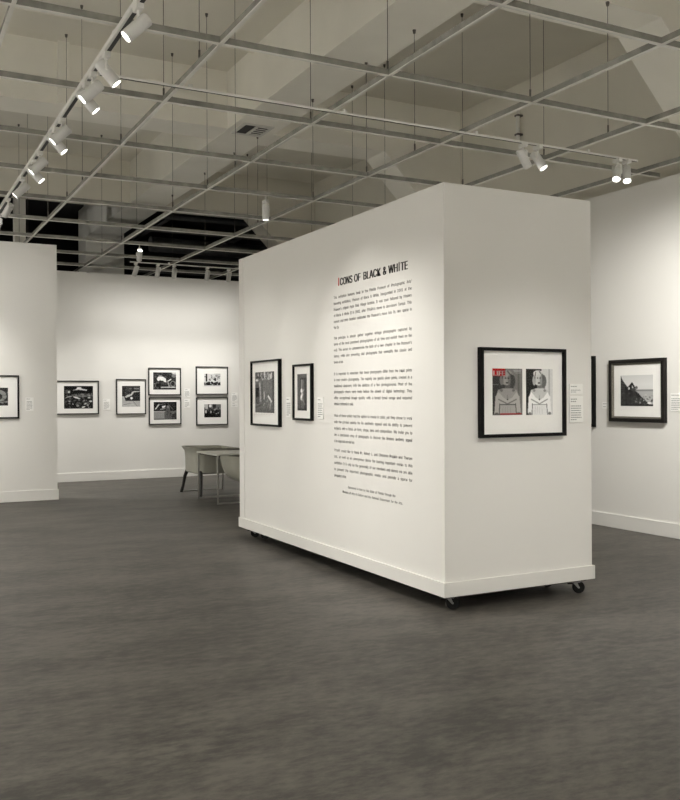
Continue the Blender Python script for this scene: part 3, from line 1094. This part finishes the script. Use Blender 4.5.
# ------------------------------------------------------------------ caption cards
def caption(pos, face, w, h, label, rows, heads=1):
    t = thing('caption_card', label, 'caption card', pos, 0 if face == 'y' else -math.pi / 2, 'caption cards beside the pictures')
    boxobj('card', (-w / 2, w / 2, -0.007, 0.0, -h / 2, h / 2), CARD, t, 0.001)
    n = max(rows, 1)
    mg = 0.012
    st = (h - 2 * mg) / n
    rg = random.Random(int(w * 1000 + h * 777 + pos[1] * 31))
    for nm, lo, hi in (('heading_lines', 0, heads), ('body_lines', heads + 1, n)):
        if lo >= hi:
            continue
        bm = bmesh.new()
        for i in range(lo, hi):
            z = h / 2 - mg - st * (i + 0.5)
            L = (w - 2 * mg) * (rg.uniform(0.45, 0.7) if i < heads else (rg.uniform(0.86, 1.0) if i < n - 1 else 0.5))
            x = -w / 2 + mg
            end = x + L
            while x < end:
                ww = rg.uniform(0.006, 0.018)
                box(bm, x, min(x + ww, end), -0.0076, -0.0068, z - st * 0.2, z + st * 0.2)
                x += ww + 0.004
        obj(nm, bm, INKG, t)
    return t


caption((2.015, YL, 1.41), 'y', 0.11, 0.195, 'small caption card on the left partition wall, right of the cut-off frame', 9)
caption((3.758, YB, 1.378), 'y', 0.127, 0.20, 'caption card between the two left frames on the far wall', 9)
caption((5.276, YB, 1.583), 'y', 0.118, 0.165, 'upper caption card between the two frame stacks on the far wall', 8)
caption((5.276, YB, 1.385), 'y', 0.118, 0.165, 'lower caption card between the two frame stacks on the far wall', 6)
caption((6.235, YB, 1.50), 'y', 0.124, 0.175, 'upper caption card right of the right frame stack on the far wall', 8)
caption((6.235, YB, 1.352), 'y', 0.124, 0.085, 'lower caption card right of the right frame stack on the far wall', 4)
caption((XM, 7.715, 1.403), 'x', 0.118, 0.19, 'caption card between the two frames on the long side of the rolling wall', 9)
caption((XM, 7.041, 1.40), 'x', 0.118, 0.19, 'caption card between the narrow frame and the exhibition text', 9)
caption((4.680, YM, 1.5485), 'y', 0.128, 0.08, 'small upper caption card right of the magazine cover frame', 4)
caption((4.681, YM, 1.397), 'y', 0.132, 0.195, 'tall lower caption card right of the magazine cover frame', 10, 2)
caption((XR, 7.655, 1.388), 'x', 0.118, 0.075, 'small caption card on the right wall, left of the bronze frame', 3)
caption((XR, 6.625, 1.427), 'x', 0.19, 0.19, 'larger caption card at the right photo edge, right of the bronze frame', 9)


# ------------------------------------------------------------------ lounge furniture
def rrect(hx, hy, r, n=6):
    pts = []
    for cx, cy, a0 in ((hx - r, hy - r, 0), (-hx + r, hy - r, 90), (-hx + r, -hy + r, 180), (hx - r, -hy + r, 270)):
        for k in range(n + 1):
            a = R(a0 + 90 * k / n)
            pts.append((cx + r * math.cos(a), cy + r * math.sin(a)))
    return pts


def tub(bm, prof, n=6):
    """loft of rounded rectangles (hx, hy, corner radius, z); front (+X) rim dips"""
    rings = []
    for hx, hy, r, z, dip in prof:
        ring = []
        for (x, y) in rrect(hx, hy, r, n):
            f = max(0.0, (x / hx - 0.2) / 0.8)
            ring.append(bm.verts.new((x, y, z - dip * f * f)))
        rings.append(ring)
    m = len(rings[0])
    for i in range(len(rings) - 1):
        for k in range(m):
            j = (k + 1) % m
            bm.faces.new((rings[i][k], rings[i][j], rings[i + 1][j], rings[i + 1][k]))
    bm.faces.new(rings[0][::-1])
    bm.faces.new(rings[-1])


# wide tub armchair at the far side of the table
A = thing('lounge_armchair', 'sage grey tub armchair with flared rim and black legs, left of the metal table', 'armchair', (4.68, 13.25, 0))
bm = bmesh.new()
tub(bm, [(0.33, 0.33, 0.10, 0.335, 0), (0.35, 0.355, 0.11, 0.355, 0), (0.355, 0.37, 0.12, 0.58, .01), (0.365, 0.385, 0.13, 0.67, .02),
         (0.395, 0.43, 0.15, 0.72, .03), (0.40, 0.437, 0.15, 0.735, .03), (0.38, 0.415, 0.14, 0.735, .03), (0.335, 0.35, 0.11, 0.66, .02),
         (0.31, 0.33, 0.10, 0.46, 0), (0.30, 0.32, 0.10, 0.45, 0)])
obj('shell', bm, SHELL, A, True)
bm = bmesh.new()
tub(bm, [(0.27, 0.29, 0.08, 0.44, 0), (0.29, 0.31, 0.09, 0.47, 0), (0.29, 0.31, 0.09, 0.51, 0), (0.26, 0.28, 0.08, 0.535, 0)])
obj('seat_cushion', bm, SHELL, A, True)
for sy in (-1, 1):
    bm = bmesh.new()
    tube(bm, [(-0.30, sy * 0.315, 0.37), (-0.32, sy * 0.39, 0.26), (-0.335, sy * 0.43, 0.12), (-0.355, sy * 0.47, 0.0)], [0.030, 0.026, 0.021, 0.024], 10)
    o = obj('leg', bm, LEGB, A, True)
    o['label'] = 'black curved leg'
    bm = bmesh.new()
    rod(bm, (0.345, sy * 0.49, 0.0), (0.29, sy * 0.32, 0.37), 0.012, seg=10)
    obj('leg', bm, CHROME, A, True)['label'] = 'chrome straight leg'
    bm = bmesh.new()
    rod(bm, (-0.335, sy * 0.49, 0.014), (0.345, sy * 0.49, 0.014), 0.010, seg=10)
    obj('floor_rail', bm, CHROME, A, True)

# metal-framed table
T = thing('metal_frame_table', 'pale grey square table on a thin chrome frame before the tub armchair', 'table', (4.25, 11.83, 0))
TXW, TYW, TH = 0.95, 0.86, 0.70
boxobj('tabletop', (-0.012, TXW + 0.012, -0.012, TYW + 0.012, TH - 0.022, TH), TABLET, T, 0.004)
boxobj('apron', (0.02, TXW - 0.02, 0.02, TYW - 0.02, TH - 0.04, TH - 0.022), UNDER, T)
for (x, y) in ((0, 0), (0, TYW - 0.022), (TXW - 0.022, 0), (TXW - 0.022, TYW - 0.022)):
    boxobj('leg', (x, x + 0.022, y, y + 0.022, 0, TH - 0.022), CHROME, T, 0.002)
for y in (0, TYW - 0.022):
    boxobj('floor_rail', (0.022, TXW - 0.022, y, y + 0.022, 0, 0.022), CHROME, T, 0.002)

# second tub chair, mostly hidden by the rolling wall
B2 = thing('lounge_armchair', 'rounded sage grey tub chair half hidden behind the rolling wall beside the metal table', 'armchair', (4.70, 11.30, 0), R(90))
bm = bmesh.new()
tub(bm, [(0.20, 0.24, 0.16, 0.345, 0), (0.29, 0.36, 0.22, 0.37, 0), (0.36, 0.47, 0.26, 0.44, 0), (0.385, 0.515, 0.28, 0.56, .02),
         (0.40, 0.54, 0.29, 0.70, .06), (0.405, 0.55, 0.29, 0.72, .06), (0.385, 0.53, 0.28, 0.72, .06), (0.34, 0.47, 0.25, 0.64, .04), (0.31, 0.42, 0.22, 0.46, 0)], 8)
obj('shell', bm, SHELL, B2, True)
bm = bmesh.new()
tub(bm, [(0.28, 0.38, 0.2, 0.45, 0), (0.30, 0.40, 0.21, 0.48, 0), (0.29, 0.39, 0.2, 0.52, 0)], 8)
obj('seat_cushion', bm, SHELL, B2, True)
for sx in (-1, 1):
    for sy in (-1, 1):
        bm = bmesh.new()
        rod(bm, (sx * 0.2, sy * 0.16, 0.37), (sx * 0.24, sy * 0.18, 0.0), 0.012, 0.010, seg=10)
        obj('leg', bm, CHROME, B2, True)
